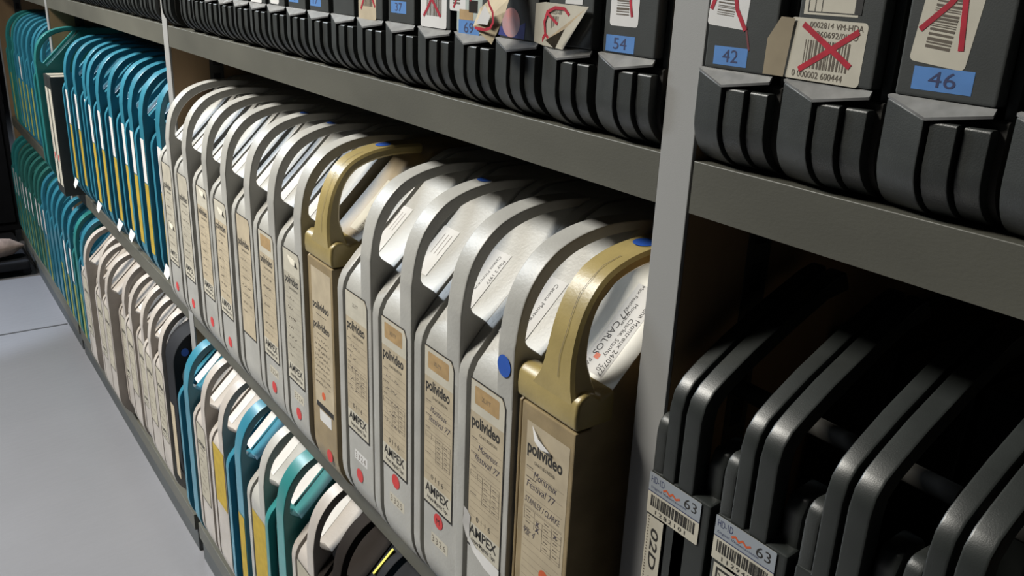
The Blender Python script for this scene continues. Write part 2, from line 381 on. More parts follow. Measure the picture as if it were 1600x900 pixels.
def chamfer_label(t, side=True, y0=0.036, y1=0.075, x0=0.0165, x1=0.040, lines=(), mt=WHITE, z_off=0.252, near=True, pitch=0.0045):
    """white paper on the sloping corner, reading down the slope"""
    d = 1/math.sqrt(2)
    sh = Sheet((0, 0, z_off), (1, 0, 0), (0, d, d), 0.0006)
    L0, L1 = y0/d, y1/d
    sh.rect(x0, L0, x1, L1); L = sh.out('corner_label', mt, t)
    tx = Sheet((x1, y1, z_off + y1), (0, -d, -d), (1, 0, 0), 0.0010)
    if lines:
        for s, a, bb, h in lines: tx.text(s, a, bb, h=h)
    elif near:
        for i in range(3): tx.rect(0.006, -0.006-i*0.005, 0.026, -0.0054-i*0.005)
    else: return L
    tx.out('corner_print', INKB if not lines else INK, L)
    return L

def crown_dot(t, x, y, z, r=0.0075, mt=BLUE, slope=0.08):
    v = Vector((0, 1, slope)).normalized()
    sh = Sheet((x, y, z), (1, 0, 0), tuple(v), 0.0008); sh.disc(0, 0, r, 28); o = sh.out('crown_sticker', mt, t); o['label'] = 'blue round sticker on the handle'

# ------------------------------------------------------------------ middle shelf, near bay: grey and gold cases
YB = -0.033
gp = 'grey tape cases in the middle bay of the middle shelf'
hx = [-1.254, -1.175, -1.096, -1.019, -0.943, -0.870, -0.797, None, -0.652, -0.579, -0.509, -0.441]
desc = {
 0: 'grey tape case touching the upright post, leftmost of its row',
 1: 'grey tape case second from the left of its row',
 2: 'grey tape case with a torn yellowed top corner on its spine label',
 3: 'grey tape case with bright curled scrap at label top, fourth in its row',
 4: 'grey tape case with small orange dot mid spine and no maker strip',
 5: 'grey tape case with tan header patch, second left of the distant gold case',
 6: 'grey tape case with peeling cream label, directly left of the distant gold case',
 8: 'grey tape case directly right of the distant gold case, black line down its corner',
 9: 'grey tape case with tan header and large red dot under its label',
 10: 'grey tape case with marked red dot, second left of the near gold case',
 11: 'grey tape case with a blue dot on its handle and torn bottom label'}
heads = {0: None, 1: None, 2: 'cream', 3: 'cream', 4: None, 5: 'tan', 6: 'cream', 8: 'cream', 9: 'tan', 10: 'tan', 11: 'tan'}
for i, h in enumerate(hx):
    if h is None: continue
    t = thing('tape_case', desc[i], 'tape case', (h - 0.0485, YB + random.uniform(-0.0015, 0.0015), SB), group=gp)
    near = i >= 8
    case_parts(t, GREY)
    if near: obj('mould_line', cached('seam', lambda: flat_mesh(seam_line(), 'seam', INKG)), t)
    hand = {11: [('Montreux', 0.010), ('festival 77', 0.006)], 10: [('Montreux', 0.008), ('festival 77', 0.006)]}.get(i)
    lo = 0.106 if i >= 8 else 0.098
    spine_label(t, None, lo=lo, near=near, seed=i+1, top=heads[i], paper=(PAPERG if i in (0, 1, 6) else PAPER), number='0116' if near else None,
                ampex='plain' if i not in (4,) else None, hand=hand)
    if i not in (4, 11):
        rc, rz = {8: (0.040, 0.062), 9: (0.041, 0.0955), 10: (0.041, 0.0955)}.get(i, (0.041, 0.062))
        sticker('round_sticker', REDS, t, lambda s: s.disc(rc, rz, 0.0068, 28), lift=0.0014)
        if i == 10: sticker('sticker_mark', INK, t, lambda s: s.text('M', rc-0.003, rz-0.003, h=0.008), lift=0.0017)
    if i == 4: sticker('round_sticker', ORNG, t, lambda s: s.disc(0.038, 0.150, 0.005, 20), lift=0.0014)
    dz8 = 0.006 if i <= 8 else 0.0
    if i >= 5:
        sticker('number_strip', CREAM if i != 8 else WHITE, t, lambda s: s.rect(0.030, 0.0705 + dz8, 0.056, 0.0805 + dz8), lift=0.0004)
        sticker('number_print', INKB, t, lambda s: s.text({10: '3326', 9: '3325', 11: '1817'}.get(i, '3324'), 0.0315, 0.0722 + dz8, w=0.021, h=0.0085, sp=1.3), lift=0.0007)
    if i == 11:
        sticker('round_sticker', BLUE, t, lambda s: s.disc(0.0575, 0.2680, 0.0075, 32, rb=0.0080), o=(0, -0.0006, 0), lift=0.0006, label='round blue sticker')
        sticker('black_dot', INK, t, lambda s: s.disc(0.0535, 0.1325, 0.0032, 20), lift=0.0014)
        # torn white bottom of the label folded off to the left
        mb = MB(); z0 = 0.1115
        top = [(0.0085, 0.1395), (0.0165, 0.1355), (0.022, 0.1335)]
        mb.raw([(0.0150, -0.0022, 0.1360), (0.0185, -0.0008, 0.1330), (0.0225, -0.0008, 0.1300), (0.0160, -0.0026, 0.1290), (0.0215, -0.0010, 0.1230), (0.0145, -0.0028, 0.1220), (0.0215, -0.0010, 0.1120), (0.0190, -0.0026, 0.1130), (0.0300, -0.0022, 0.1030), (0.0330, -0.0009, 0.1065), (0.0450, -0.0026, 0.0985), (0.0615, -0.0010, 0.0945), (0.0615, -0.0010, 0.1062), (0.0330, -0.0009, 0.1075)],
               [(0, 1, 2, 4, 3), (3, 4, 6, 7, 5), (7, 6, 9, 8), (8, 9, 10), (9, 13, 12, 11, 10)])
        obj('torn_label_edge', mb.mesh('torn', WHITE), t)
    if i in (2, 3, 6, 0):                       # curled scraps that catch the light
        zt = {2: 0.241, 3: 0.236, 6: 0.238, 0: 0.158}[i]
        mb = MB(); mb.raw([(0.030, -0.0006, zt), (0.050, -0.0008, zt-0.002), (0.054, -0.0030, zt-0.006), (0.046, -0.0034, zt-0.0055), (0.034, -0.0014, zt-0.003)], [(0,1,2,3,4)])
        obj('curled_scrap', mb.mesh('scrap', CREAM), t)
    if i in (8, 9, 10, 11):
        tx = {11: (('Catena Montreux', 0.004, -0.010, 0.0052),), 10: (('May 3 1977', 0.006, -0.005, 0.0048), ('Catena Montreux', 0.004, -0.012, 0.0045))}.get(i, ())
        chamfer_label(t, x0=0.0175, x1={8: 0.034, 9: 0.042, 10: 0.044, 11: 0.046}[i], y0=0.022 if i != 9 else 0.028, y1=0.060, lines=tx)
    elif i != 7:
        chamfer_label(t, x0=0.019, x1=0.036, y0=0.020, y1=0.055, near=False)
    if i in (4, 5, 9): crown_dot(t, 0.0575, 0.074, 0.3584, slope=0.03)
def gold_body():
    W2 = 0.0615
    R = 0.055
    p = arc(R, R, R, R, -PI/2, -PI, 10) + [(0, 0.2515), (0.012, 0.2515), (0.02, 0.2665), (0.105, 0.3515), (0.118, 0.356), (DEP-0.03, 0.356), (DEP, 0.33), (DEP, 0.03), (DEP-0.03, 0)]
    return MB().prism(p, 0.006, W2)
def gold_cap():
    # solid shoulder block with a handle that narrows from the full width, built as loops of constant height
    W2 = 0.0615
    mb = MB()
    mb2 = []
    prof = [(0.0, 0.2525), (-0.0008, 0.262), (0.0, 0.2705), (0.0025, 0.2745), (0.007, 0.2765), (0.013, 0.276), (0.018, 0.272), (0.030, 0.2755), (0.030, 0.2525)]
    mb.prism(prof, -0.0004, W2 + 0.0006)
    return mb
def gold_handle():
    mb = MB(); pr = [(0.0, 0.262), (-0.0002, 0.275), (0.0002, 0.283), (0.0015, 0.296), (0.005, 0.312), (0.0095, 0.324), (0.015, 0.334), (0.022, 0.3425), (0.031, 0.349), (0.045, 0.3545), (0.060, 0.3575), (0.078, 0.359), (0.10, 0.3585)]
    th = [0.020, 0.019, 0.0165, 0.0125, 0.0105, 0.0095, 0.009, 0.009, 0.009, 0.009, 0.009, 0.009, 0.009]
    xl = [0.008, 0.0185, 0.0225, 0.0248, 0.0252] + [0.0250]*8
    xr = [0.0600, 0.0565, 0.0548, 0.0530, 0.0520] + [0.0515]*8
    both = spline([(p[0], p[1], t_, a_, b_) for p, t_, a_, b_ in zip(pr, th, xl, xr)], 3)
    pr = [(q[0], q[1]) for q in both]; th = [q[2] for q in both]; xl = [q[3] for q in both]; xr = [q[4] for q in both]
    n = len(pr); rings = []
    for i in range(n):
        a = pr[max(0, i-1)]; c = pr[min(n-1, i+1)]; d = Vector((c[0]-a[0], c[1]-a[1])).normalized(); nr = (d.y, -d.x)   # inward normal (towards +y / down)
        y, z = pr[i]; t = th[i]; x0, x1 = xl[i], xr[i]; q = 0.0022
        def P(x, s): return (x, y + nr[0]*s, z + nr[1]*s)
        rings.append([P(x0, q), P(x0+q, 0), P(x1-q, 0), P(x1, q), P(x1, t-q), P(x1-q, t), P(x0+q, t), P(x0, t-q)])
    vs = [p for rg in rings for p in rg]; fs = [tuple(range(8))]
    for i in range(n-1):
        for k in range(8): fs.append((i*8+k, i*8+(k+1) % 8, (i+1)*8+(k+1) % 8, (i+1)*8+k))
    fs.append(tuple((n-1)*8+k for k in range(8))[::-1])
    mb.raw(vs, fs); return mb
def gold_case(x, label, near):
    t = thing('gold_tape_case', label, 'tape case', (x, YB, SB), group=None)
    obj('body', cached('gbody', lambda: gold_body().mesh('gbody', GOLDB, bevel=0.0015)), t)
    obj('lid_rim', cached('grim', lambda: MB().prism(arc(0.055, 0.055, 0.053, 0.053, -PI/2, -PI, 10)+[(0.002, 0.249), (0.02, 0.262), (0.11, 0.345), (DEP-0.03, 0.35), (DEP, 0.33), (DEP, 0.03), (DEP-0.03, 0.002)], 0.0, 0.0030).mesh('grim', GOLDB, bevel=0.001)), t)
    obj('groove', cached('ggr', lambda: MB().prism(arc(0.055, 0.055, 0.050, 0.050, -PI/2, -PI, 10)+[(0.005, 0.247), (0.02, 0.258), (0.11, 0.342), (DEP-0.03, 0.345), (DEP-0.01, 0.33), (DEP-0.01, 0.03), (DEP-0.03, 0.006)], 0.0025, 0.0065).mesh('ggr', GROOVE)), t)
    c = obj('shoulder_cap', cached('gcap', lambda: gold_cap().mesh('gcap', GOLD, bevel=0.0028, segs=3)), t)
    h = obj('handle', cached('ghan', lambda: gold_handle().mesh('ghan', GOLD)), t)
    crack = MB()
    cr = [(0.041, 0.282), (0.0400, 0.296), (0.0415, 0.312), (0.0405, 0.324), (0.0395, 0.334), (0.041, 0.3425), (0.0405, 0.349), (0.042, 0.354)]
    yy = {0.282: 0.0001, 0.296: 0.0014, 0.312: 0.0048, 0.324: 0.0093, 0.334: 0.0148, 0.3425: 0.0218, 0.349: 0.0308, 0.354: 0.0435}
    for i in range(len(cr)-1):
        (xa, za), (xb, zb) = cr[i], cr[i+1]
        crack.poly([(xa, yy[za]-0.0005, za+0.0005), (xa+0.0004, yy[za]-0.0005, za+0.0005), (xb+0.0004, yy[zb]-0.0005, zb+0.0005), (xb, yy[zb]-0.0005, zb+0.0005)])
    obj('hairline_crack', flat_mesh(crack, 'crack', INKB), h)
    crown_dot(t, 0.038, 0.066, 0.3583)
    return t
t = gold_case(-0.4185, 'gold painted tape case with broad handle beside the near upright post, largest in view', True)
L = None
lb = front(0.0006); lb.rect(0.0130, 0.080, 0.0575, 0.2400); L = lb.out('spine_label', PAPER, t)
a0 = 0.0135; w = 0.043
s = front(0.0009); s.text('polivideo', a0+0.001, 0.2175, w=0.037, h=0.0130, bold=0.028); s.text('CH-6612 BELLINZONA', a0+0.009, 0.2110, w=0.022, h=0.0036); s.out('printed_logo', INK, L)
s = front(0.0008)
for i, z in enumerate([0.2050, 0.1960, 0.1865, 0.1765]): s.rect(a0+0.001, z, a0+0.041, z+0.00022)
z = 0.1500
while z > 0.085: s.rect(a0+0.001, z, a0+0.041, z+0.0002); z -= 0.0058
for zz, ww in ((0.2065, 0.007), (0.1985, 0.011), (0.1575, 0.006)): s.rect(a0+0.001, zz, a0+0.001+ww, zz+0.0008)
for xx, za, zb in ((a0+0.001, 0.1660, 0.1755), (a0+0.012, 0.1620, 0.1755), (a0+0.021, 0.1500, 0.1710), (a0+0.031, 0.1500, 0.1740), (a0+0.041, 0.1500, 0.1740)): s.rect(xx, za, xx+0.0003, zb)
for zz in (0.1755, 0.1710, 0.1665): s.rect(a0+0.001, zz, a0+0.041, zz+0.0003)
for zz in (0.1620, 0.1570, 0.1520): s.rect(a0+0.021, zz, a0+0.041, zz+0.0003)
for zz in (0.1730, 0.1685, 0.1640, 0.1590, 0.1540):
    for xx in (0.003, 0.023, 0.033): s.rect(a0+xx, zz, a0+xx+0.0045, zz+0.0008)
s.out('printed_form', INKB, L)
s = front(0.0010)
s.text('Montreux', a0+0.009, 0.2005, w=0.025, h=0.0085, shear=0.3); s.text('Festival 77', a0+0.002, 0.1915, w=0.031, h=0.0080, shear=0.25)
s.text('STANLEY / CLARKE', a0+0.001, 0.1795, w=0.038, h=0.0068, shear=0.35); s.text('Vtr 4', a0+0.002, 0.1550, w=0.012, h=0.0075, shear=0.4)
s.text('x', a0+0.0135, 0.1665, h=0.008, bold=0.02); s.text('x', a0+0.0135, 0.1620, h=0.008, bold=0.02); s.text('x', a0+0.033, 0.1680, h=0.007, bold=0.02)
s.out('handwriting', PEN, L)
s = front(0.0012); s.disc(a0+0.0255, 0.1315, 0.0052, 24, rb=0.0056); s.out('orange_dot', ORNG, L)
s = front(0.0011); s.text('0116', a0+0.012, 0.1110, w=0.019, h=0.0075, sp=1.5); s.out('printed_number', INK, L)
mb = MB(); mb.raw([(0.0190, -0.0006, 0.2385), (0.0285, -0.0030, 0.2335), (0.0400, -0.0022, 0.2285), (0.0400, -0.0010, 0.2262), (0.0330, -0.0040, 0.2280), (0.0260, -0.0038, 0.2310)], [(0,1,5),(1,4,5),(1,2,4),(2,3,4)])
obj('torn_flap', mb.mesh('flap', WHITE), L)
# corner label and gold corner face painted pale as a blown-out highlight
d = 1/math.sqrt(2)
sh = Sheet((0, 0, 0.2465), (1, 0, 0), (0, d, d), 0.0009); sh.rect(0.0245, 0.030/d, 0.0475, 0.078/d); CL = sh.out('corner_label', WHITE, t)
tx = Sheet((0.0475, 0.078, 0.3245), (0, -d, -d), (1, 0, 0), 0.0013)
tx.text('Catena Montreux 24/07/77', 0.006, -0.0055, h=0.0056); tx.text('77 CARLOS', 0.0205, -0.0195, h=0.0072); tx.text('Montreux', 0.0140, -0.0145, h=0.0044); tx.text('Max Festival', 0.0005, -0.0190, h=0.0042); tx.text('Clarke, Stanley', 0.0245, -0.0102, h=0.0050); tx.text('PAL', 0.0600, -0.0190, h=0.0046); tx.text('20', 0.0600, -0.0085, h=0.0050)
tx.out('corner_print', INK, CL)
tx = Sheet((0.0475, 0.078, 0.3245), (0, -d, -d), (1, 0, 0), 0.0013); tx.rect(0.0545, -0.0165, 0.0585, -0.0120); tx.out('small_red_block', ORNG, CL)
GLARE = mat('pale_glare_paint', (0.70, 0.68, 0.60), 0.4, var=0.12, scale=60)
sh = Sheet((0, 0, 0.2465), (1, 0, 0), (0, d, d), 0.0004); sh.rect(0.0066, 0.0215/d, 0.0608, 0.104/d); sh.out('pale_corner_glare', GLARE, t)

t = gold_case(-0.7725, 'gold painted tape case between grey ones, smaller and further off', False)
lb = front(0.0006); lb.rect(0.0130, 0.095, 0.0575, 0.2430); L = lb.out('spine_label', PAPER, t)
s = front(0.0009); s.text('polivideo', 0.0145, 0.2020, w=0.037, h=0.0110, bold=0.028); s.text('polivideo', 0.0145, 0.1810, w=0.037, h=0.0110, bold=0.028); s.rect(0.022, 0.196, 0.045, 0.1966); s.rect(0.022, 0.1755, 0.045, 0.1761); s.out('printed_logo', INK, L)
s = front(0.0009)
for i in range(9): scribble(s, 0.016, 0.050, 0.168-i*0.0058, 0.003, 0.0005, 90+i)
s.out('handwriting', INKB, L)
s = front(0.0011); s.rect(0.0155, 0.094, 0.0560, 0.100); s.out('black_band', INK, L)
s = front(0.0010); s.rect(0.022, 0.080, 0.050, 0.0925); s.out('white_patch', WHITE, L)
s = front(0.0012); s.disc(0.033, 0.1105, 0.0042, 20); s.out('orange_dot', ORNG, L)
sticker('round_sticker', REDS, t, lambda s: s.disc(0.043, 0.048, 0.0068, 24), lift=0.001)
sh = Sheet((0, 0, 0.2465), (1, 0, 0), (0, d, d), 0.0009); sh.rect(0.030, 0.034/d, 0.052, 0.075/d); CL = sh.out('corner_label', CREAM, t)
tx = Sheet((0.052, 0.075, 0.3215), (0, -d, -d), (1, 0, 0), 0.0013); tx.text('Catena Montreux 24/07/77', 0.004, -0.008, h=0.0055); tx.text('Max Festival', 0.004, -0.016, h=0.0055); tx.out('corner_print', INKB, CL)

# ------------------------------------------------------------------ teal, green and further grey cases
def coloured_case(x, y, zs, col, label, group, strip=None, yellow=None, ylw=None, lab=False, rot=(0, 0, 0), wlab=False, ymat=None, bits=False):
    t = thing('tape_case', label, 'tape case', (x, y, zs), rot, group)
    case_parts(t, col)
    if strip: sticker('white_strip', WHITE, t, lambda s: s.rect(0.0465, strip[0], 0.0655, strip[1]), o=(0, -0.0008, 0), lift=0.0006)
    if yellow: sticker('yellow_label', ymat or YEL, t, lambda s: s.rect((0.0445 if col in (TEAL, TEALG, GREEN) else 0.024) if not ylw else 0.0445 if col in (TEAL, TEALG, GREEN) else ylw, yellow[0], 0.0664, yellow[1]), o=(0, -0.0004, 0), lift=0.0006)
    if lab: spine_label(t, None, near=False, seed=int(abs(x)*1000), top=None, logo=True, number=None, paper=PAPERG, ampex='plain' if lab != 'bare' else None)
    if wlab: chamfer_label(t, x0=0.0195, x1=0.038, y0=0.024, y1=0.066, near=False)
    if bits:
        mb = MB(); mb.raw([(0.030, -0.001, 0.058), (0.062, -0.001, 0.055), (0.060, -0.008, 0.040), (0.036, -0.007, 0.043)], [(0,1,2,3)]); obj('torn_white_scrap', mb.mesh('scrap2', WHITE), t)
    return t
ordn = ['first', 'second', 'third', 'fourth', 'fifth', 'sixth', 'seventh', 'eighth', 'ninth', 'tenth', 'eleventh', 'twelfth', 'thirteenth']
g = 'teal tape cases in the middle bay of the middle shelf'
# bay right of the black boxes
for i in range(10):
    hxx = -1.373 - 0.0755*(9-i)
    lbl = 'teal tape case with white strip, %s right of the black boxes' % ordn[i]
    if i == 9: lbl = 'teal tape case pressed against the upright post left of the grey cases'
    if i == 8: lbl = 'teal tape case second left of the upright beside the grey cases'
    coloured_case(hxx - 0.0450, -0.020 + random.uniform(-0.006, 0.004), SB, TEAL, lbl, g, strip=(0.178, 0.248), yellow=(0.060, 0.176), bits=i in (0, 3, 5, 6, 9), ylw=0.047)
coloured_case(-2.3195, -0.048, SB, TEALG, 'teal tape case with wide open handle left of the black boxes', g)
def slim_box(x, label):
    t = thing('spine_box', label, 'box', (x, -0.040, SB))
    obj('body', cached('sbox', lambda: MB().box(0, 0.040, 0, 0.24, 0, 0.262).mesh('sbox', BLACK, bevel=0.001)), t)
    sticker('white_spine', CREAM, t, lambda s: s.rect(0.004, 0.02, 0.034, 0.235), lift=0.0004)
    sh = Sheet((0, 0, 0.262), (1, 0, 0), (0, 1, 0), 0.0005); sh.rect(0.006, 0.004, 0.034, 0.045); sh.out('white_top_label', CREAM, t)
    sticker('red_mark', REDS, t, lambda s: s.rect(0.012, 0.075, 0.024, 0.09), lift=0.0008)
slim_box(-2.222, 'slim black box with white spine, left one of two before the teal cases')
slim_box(-2.180, 'slim black box with white spine, right one of two, beside the teal cases')

g = 'teal tape cases in the far bay of the middle shelf'
for i in range(9):
    hxx = -2.3735 - 0.072*(8-i)
    lbl = 'teal tape case in the far middle bay, %s from the left' % ordn[i]
    coloured_case(hxx - 0.0485, -0.020 + random.uniform(-0.003, 0.003), SB, TEAL if i > 1 else TEALG, lbl, g, strip=(0.19, 0.25) if i == 3 else None, yellow=(0.05, 0.185), ymat=YELG)

# lower shelf, far bay
YC = -0.035
g = 'dark green and teal tape cases in the far bay of the bottom shelf'
for i in range(12):
    x = -2.4155 - 0.0722*(11-i)
    col = GREEN if i < 8 else TEAL
    if i in (0, 1): col = TEALG
    lbl = ('dark green tape case in the far bottom bay, %s from the left' if i < 8 else 'teal tape case in the far bottom bay, %s from the left') % ordn[i]
    coloured_case(x - 0.0, YC + random.uniform(-0.003, 0.003), SCZ, col, lbl, g, strip=(0.17+0.006*(i % 3), 0.25) if i < 9 else None, yellow=(0.05, 0.165) if i not in (9, 10) else None, ymat=mat('olive_label', (0.10, 0.16, 0.05), 0.7, var=0.3, scale=50) if i < 8 else YELG)
# lower shelf, middle bay: four teal, then pale ones, then a black one
g1 = 'teal tape cases at the left of the middle bay, bottom shelf'
for i in range(4):
    lbl = 'teal tape case in the bottom row, %s right of the upright, before the pale cases' % ordn[i]
    coloured_case(-2.320 + i*0.0745, YC - 0.004, SCZ, TEAL if i != 2 else TEALG, lbl, g1, strip=(0.165, 0.25) if i != 2 else None, yellow=(0.05, 0.16), ymat=YELG)
g2 = 'pale tape cases in the middle bay of the bottom shelf'
for i in range(9):
    x = -2.020 + i*0.0685
    lbl = 'off-white tape case in the bottom row, %s right of the teal cases' % ordn[i]
    if i == 8: lbl = 'off-white tape case in the bottom row, broad brown side turned to the gap'
    coloured_case(x, YC + random.choice((-0.012, 0.0, 0.004)), SCZ, CREAMG, lbl, g2, lab='bare' if i % 2 else True, wlab=i > 3)

def black_reel_case(x, y, zs, label):
    t = thing('reel_case', label, 'tape case', (x, y, zs))
    obj('body', cached('brc', lambda: MB().prism(arc(0.10, 0.10, 0.10, 0.10, -PI/2, -PI, 10)+arc(0.06, 0.28, 0.06, 0.06, PI, PI/2, 10)+[(0.3, 0.34), (0.3, 0.0)], 0, 0.05).mesh('brc', DARKM, bevel=0.003)), t)
    sh = Sheet((0.0, -0.0005, 0.0), (1, 0, 0), (0, 0, 1), 0.0006); sh.rect(0.008, 0.06, 0.03, 0.20); sh.out('yellowed_spine', PAPER, t)
    mb = MB().prism(arc(0.021, 0.258, 0.0085, 0.016, 0, 2*PI, 16)[:-1], 0.0495, 0.0505); obj('white_badge', mb.mesh('badge', WHITE, bevel=0.001), t)
    mb = MB().prism(arc(0.020, 0.301, 0.006, 0.007, 0, 2*PI, 14)[:-1], 0.0495, 0.0503); obj('blue_badge', mb.mesh('badgeb', BLUE), t)
    return t
black_reel_case(-1.4015, -0.030, SCZ, 'black round-cornered reel case with blue spot, left of the lower upright')

# lower shelf, near bay
g3 = 'mixed tape cases in the near bay of the bottom shelf'
coloured_case(-1.3195, -0.036, SCZ, TEAL, 'bright teal tape case just right of the lower upright', g3, wlab=True)
coloured_case(-1.2450, -0.034, SCZ, CREAMG, 'off-white tape case right of the bright teal one, bottom row', g3, lab='bare', wlab=True)
t = coloured_case(-1.1660, -0.034, SCZ, CREAMG, 'off-white tape case with long yellow spine label, bottom row', g3, wlab=True, yellow=(0.150, 0.246), ylw=0.0195)
t = coloured_case(-1.0850, -0.036, SCZ, TEAL, 'teal tape case with blue dot on its handle and yellow label, bottom row', g3, wlab=True, yellow=(0.02, 0.190), ylw=0.040)
crown_dot(t, 0.058, 0.035, 0.3475, slope=0.55)
coloured_case(-1.0060, -0.034, SCZ, GREY, 'grey tape case with yellow label, between two teal ones, bottom row', g3, wlab=True, yellow=(0.03, 0.225), ylw=0.0195)
coloured_case(-0.9300, -0.038, SCZ, TEALG, 'green-teal tape case, last coloured one before the dark gap, bottom row', g3, wlab=True, strip=(0.10, 0.17), yellow=(0.02, 0.10))
coloured_case(-0.8520, -0.034, SCZ, CREAMG, 'large off-white tape case nearest the camera on the bottom shelf', g3, wlab=True, lab=True)
coloured_case(-0.783, -0.034, SCZ, DARKB, 'dark brown tape case right of the nearest off-white case, bottom shelf', g3)
tb = coloured_case(-0.7135, -0.034, SCZ, DARKM, 'black tape case with a thin yellow tab, bottom shelf', g3)
mb = MB(); mb.raw([(0.0530, 0.0120, 0.3315), (0.0560, 0.0120, 0.3315), (0.0560, 0.0345, 0.3520), (0.0530, 0.0345, 0.3520), (0.0530, 0.0130, 0.3300), (0.0560, 0.0130, 0.3300), (0.0560, 0.0355, 0.3505), (0.0530, 0.0355, 0.3505)], [(0,1,2,3),(4,7,6,5),(0,4,5,1),(1,5,6,2),(2,6,7,3),(3,7,4,0)])
obj('yellow_tab', mb.mesh('tab', YELT), tb)
t = coloured_case(-0.6440, -0.034, SCZ, TEAL, 'teal tape case with bright blue patch at the bottom edge of the photo', g3)
crown_dot(t, 0.056, 0.034, 0.3480, r=0.011, slope=0.5)
# ------------------------------------------------------------------ top row: dark ribbed cassette cases
def ribbed_meshes():
    def prof(y0, top, R=0.024, d=0.26):
        return arc(R + y0, R, R, R*0.98, -PI/2, -PI, 8) + [(y0, top - 0.0008), (y0 + 0.001, top), (d, top), (d, 0)]
    wide = MB()
    n = 9; R = 0.024
    base = arc(R, R, R, R, -PI/2, -PI, n)
    # wide rib with a top facet that slopes from the panel down to its right front corner
    p0 = [(y*0.9 + 0.0050, z) for y, z in base] + [(0.0050, 0.0475), (0.012, 0.0478), (0.05, 0.0478), (0.05, 0)]
    p1 = base + [(0.0, 0.0418), (0.012, 0.0468), (0.05, 0.0468), (0.05, 0)]
    vs = [(0.0, y, z) for y, z in p0] + [(0.0205, y, z) for y, z in p1]; k = len(p0)
    wide.raw(vs, [tuple(range(k))[::-1], tuple(range(k, 2*k))] + [(i, (i+1) % k, k+(i+1) % k, k+i) for i in range(k)])
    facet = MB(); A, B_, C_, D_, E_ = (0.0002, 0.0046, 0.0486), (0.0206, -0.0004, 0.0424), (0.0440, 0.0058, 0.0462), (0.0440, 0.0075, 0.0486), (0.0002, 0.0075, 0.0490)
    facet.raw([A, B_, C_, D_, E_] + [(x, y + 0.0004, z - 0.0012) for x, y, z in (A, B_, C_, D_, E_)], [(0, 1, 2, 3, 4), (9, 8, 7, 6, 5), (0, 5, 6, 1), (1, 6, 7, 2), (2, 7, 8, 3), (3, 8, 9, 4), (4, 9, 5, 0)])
    rib2 = MB().prism(prof(0.0018, 0.0412), 0.0220, 0.0335)
    rib3 = MB().prism(prof(0.0042, 0.0408), 0.0347, 0.0455)
    core = MB().prism(prof(0.0100, 0.0440), 0.001, 0.0485)
    panel = MB(); panel.prism([(0.0065, 0.0488), (0.0065, 0.245), (0.03, 0.262), (0.27, 0.262), (0.27, 0.02), (0.05, 0.02), (0.02, 0.0488)], 0.0015, 0.0440)
    lid = MB(); lid.prism([(0.0125, 0.044), (0.0125, 0.250), (0.03, 0.265), (0.27, 0.265), (0.27, 0.02), (0.02, 0.02)], 0.0445, 0.0490)
    return [('front_rib', wide, BLACK, 0.0010), ('ledge', facet, SHEEN, 0), ('front_rib', rib2, BLACK, 0.0012), ('front_rib', rib3, BLACK, 0.0012), ('core', core, GROOVE, 0), ('panel', panel, BLKPANEL, 0.0015), ('lid', lid, BLACK2, 0.001)]
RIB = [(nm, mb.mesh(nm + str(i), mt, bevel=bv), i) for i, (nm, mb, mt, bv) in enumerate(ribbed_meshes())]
def ribbed_case(x, label, group):
    t = thing('cassette_case', label, 'cassette case', (x, -0.010 if x < -0.33 else -0.010, SA), group=group)
    P = None
    for nm, me, i in RIB:
        o = obj(nm, me, t)
        if nm == 'panel': P = o
    return t, P
def tape(P, num, x0, x1, z0, z1, n2=None):
    s = front(0.0004, 0.0065); s.rect(x0, z0, x1, z1); T = s.out('number_tape', TAPE, P)
    if num:
        s = front(0.0008, 0.0065); h = (z1 - z0)*0.98; w = (x1-x0)*0.46; s.text(num, x0 + (x1-x0)*0.27, z0 + (z1-z0)*0.18, w=w, h=h); s.out('number_print', NAVY, T)
def bc_label(P, x0, x1, z0, z1, cross=None, seed=1, vert=True, ang=0.0, txt=None, mt=WHITE):
    ca, sa = math.cos(ang), math.sin(ang)
    O = (x0, 0.0065, z0)
    def SH(l): return Sheet(O, (ca, 0, sa), (-sa, 0, ca), l)
    w, h = x1-x0, z1-z0
    s = SH(0.0004); s.round_rect(0, 0, w, h, min(0.002, w*0.1)); B = s.out('barcode_label', mt, P)
    s = SH(0.0008)
    if vert:
        s.barcode(w*0.22, h*0.11, w*0.66, h*0.98, seed, vert=True)
        if txt: s.text(txt, w*0.2, h*0.9, h=w*0.20, ang=-PI/2); s.text('HDID-2600', w*0.74, h*0.92, h=w*0.2, ang=-PI/2)
    else:
        s.barcode(w*0.24, h*0.20, w*0.82, h*0.66, seed)
    s.out('barcode_print', INKB, B)
    if cross:
        s = SH(0.0012)
        for pts, ww in cross: s.path([(a*w, b_*h) for a, b_ in pts], ww)
        s.out('red_cross', REDP, B)
    return B, SH
XS = [([(0.15, 0.15), (0.92, 0.85)], 0.0022), ([(0.12, 0.9), (0.95, 0.2)], 0.0022)]
pitch = 0.0522
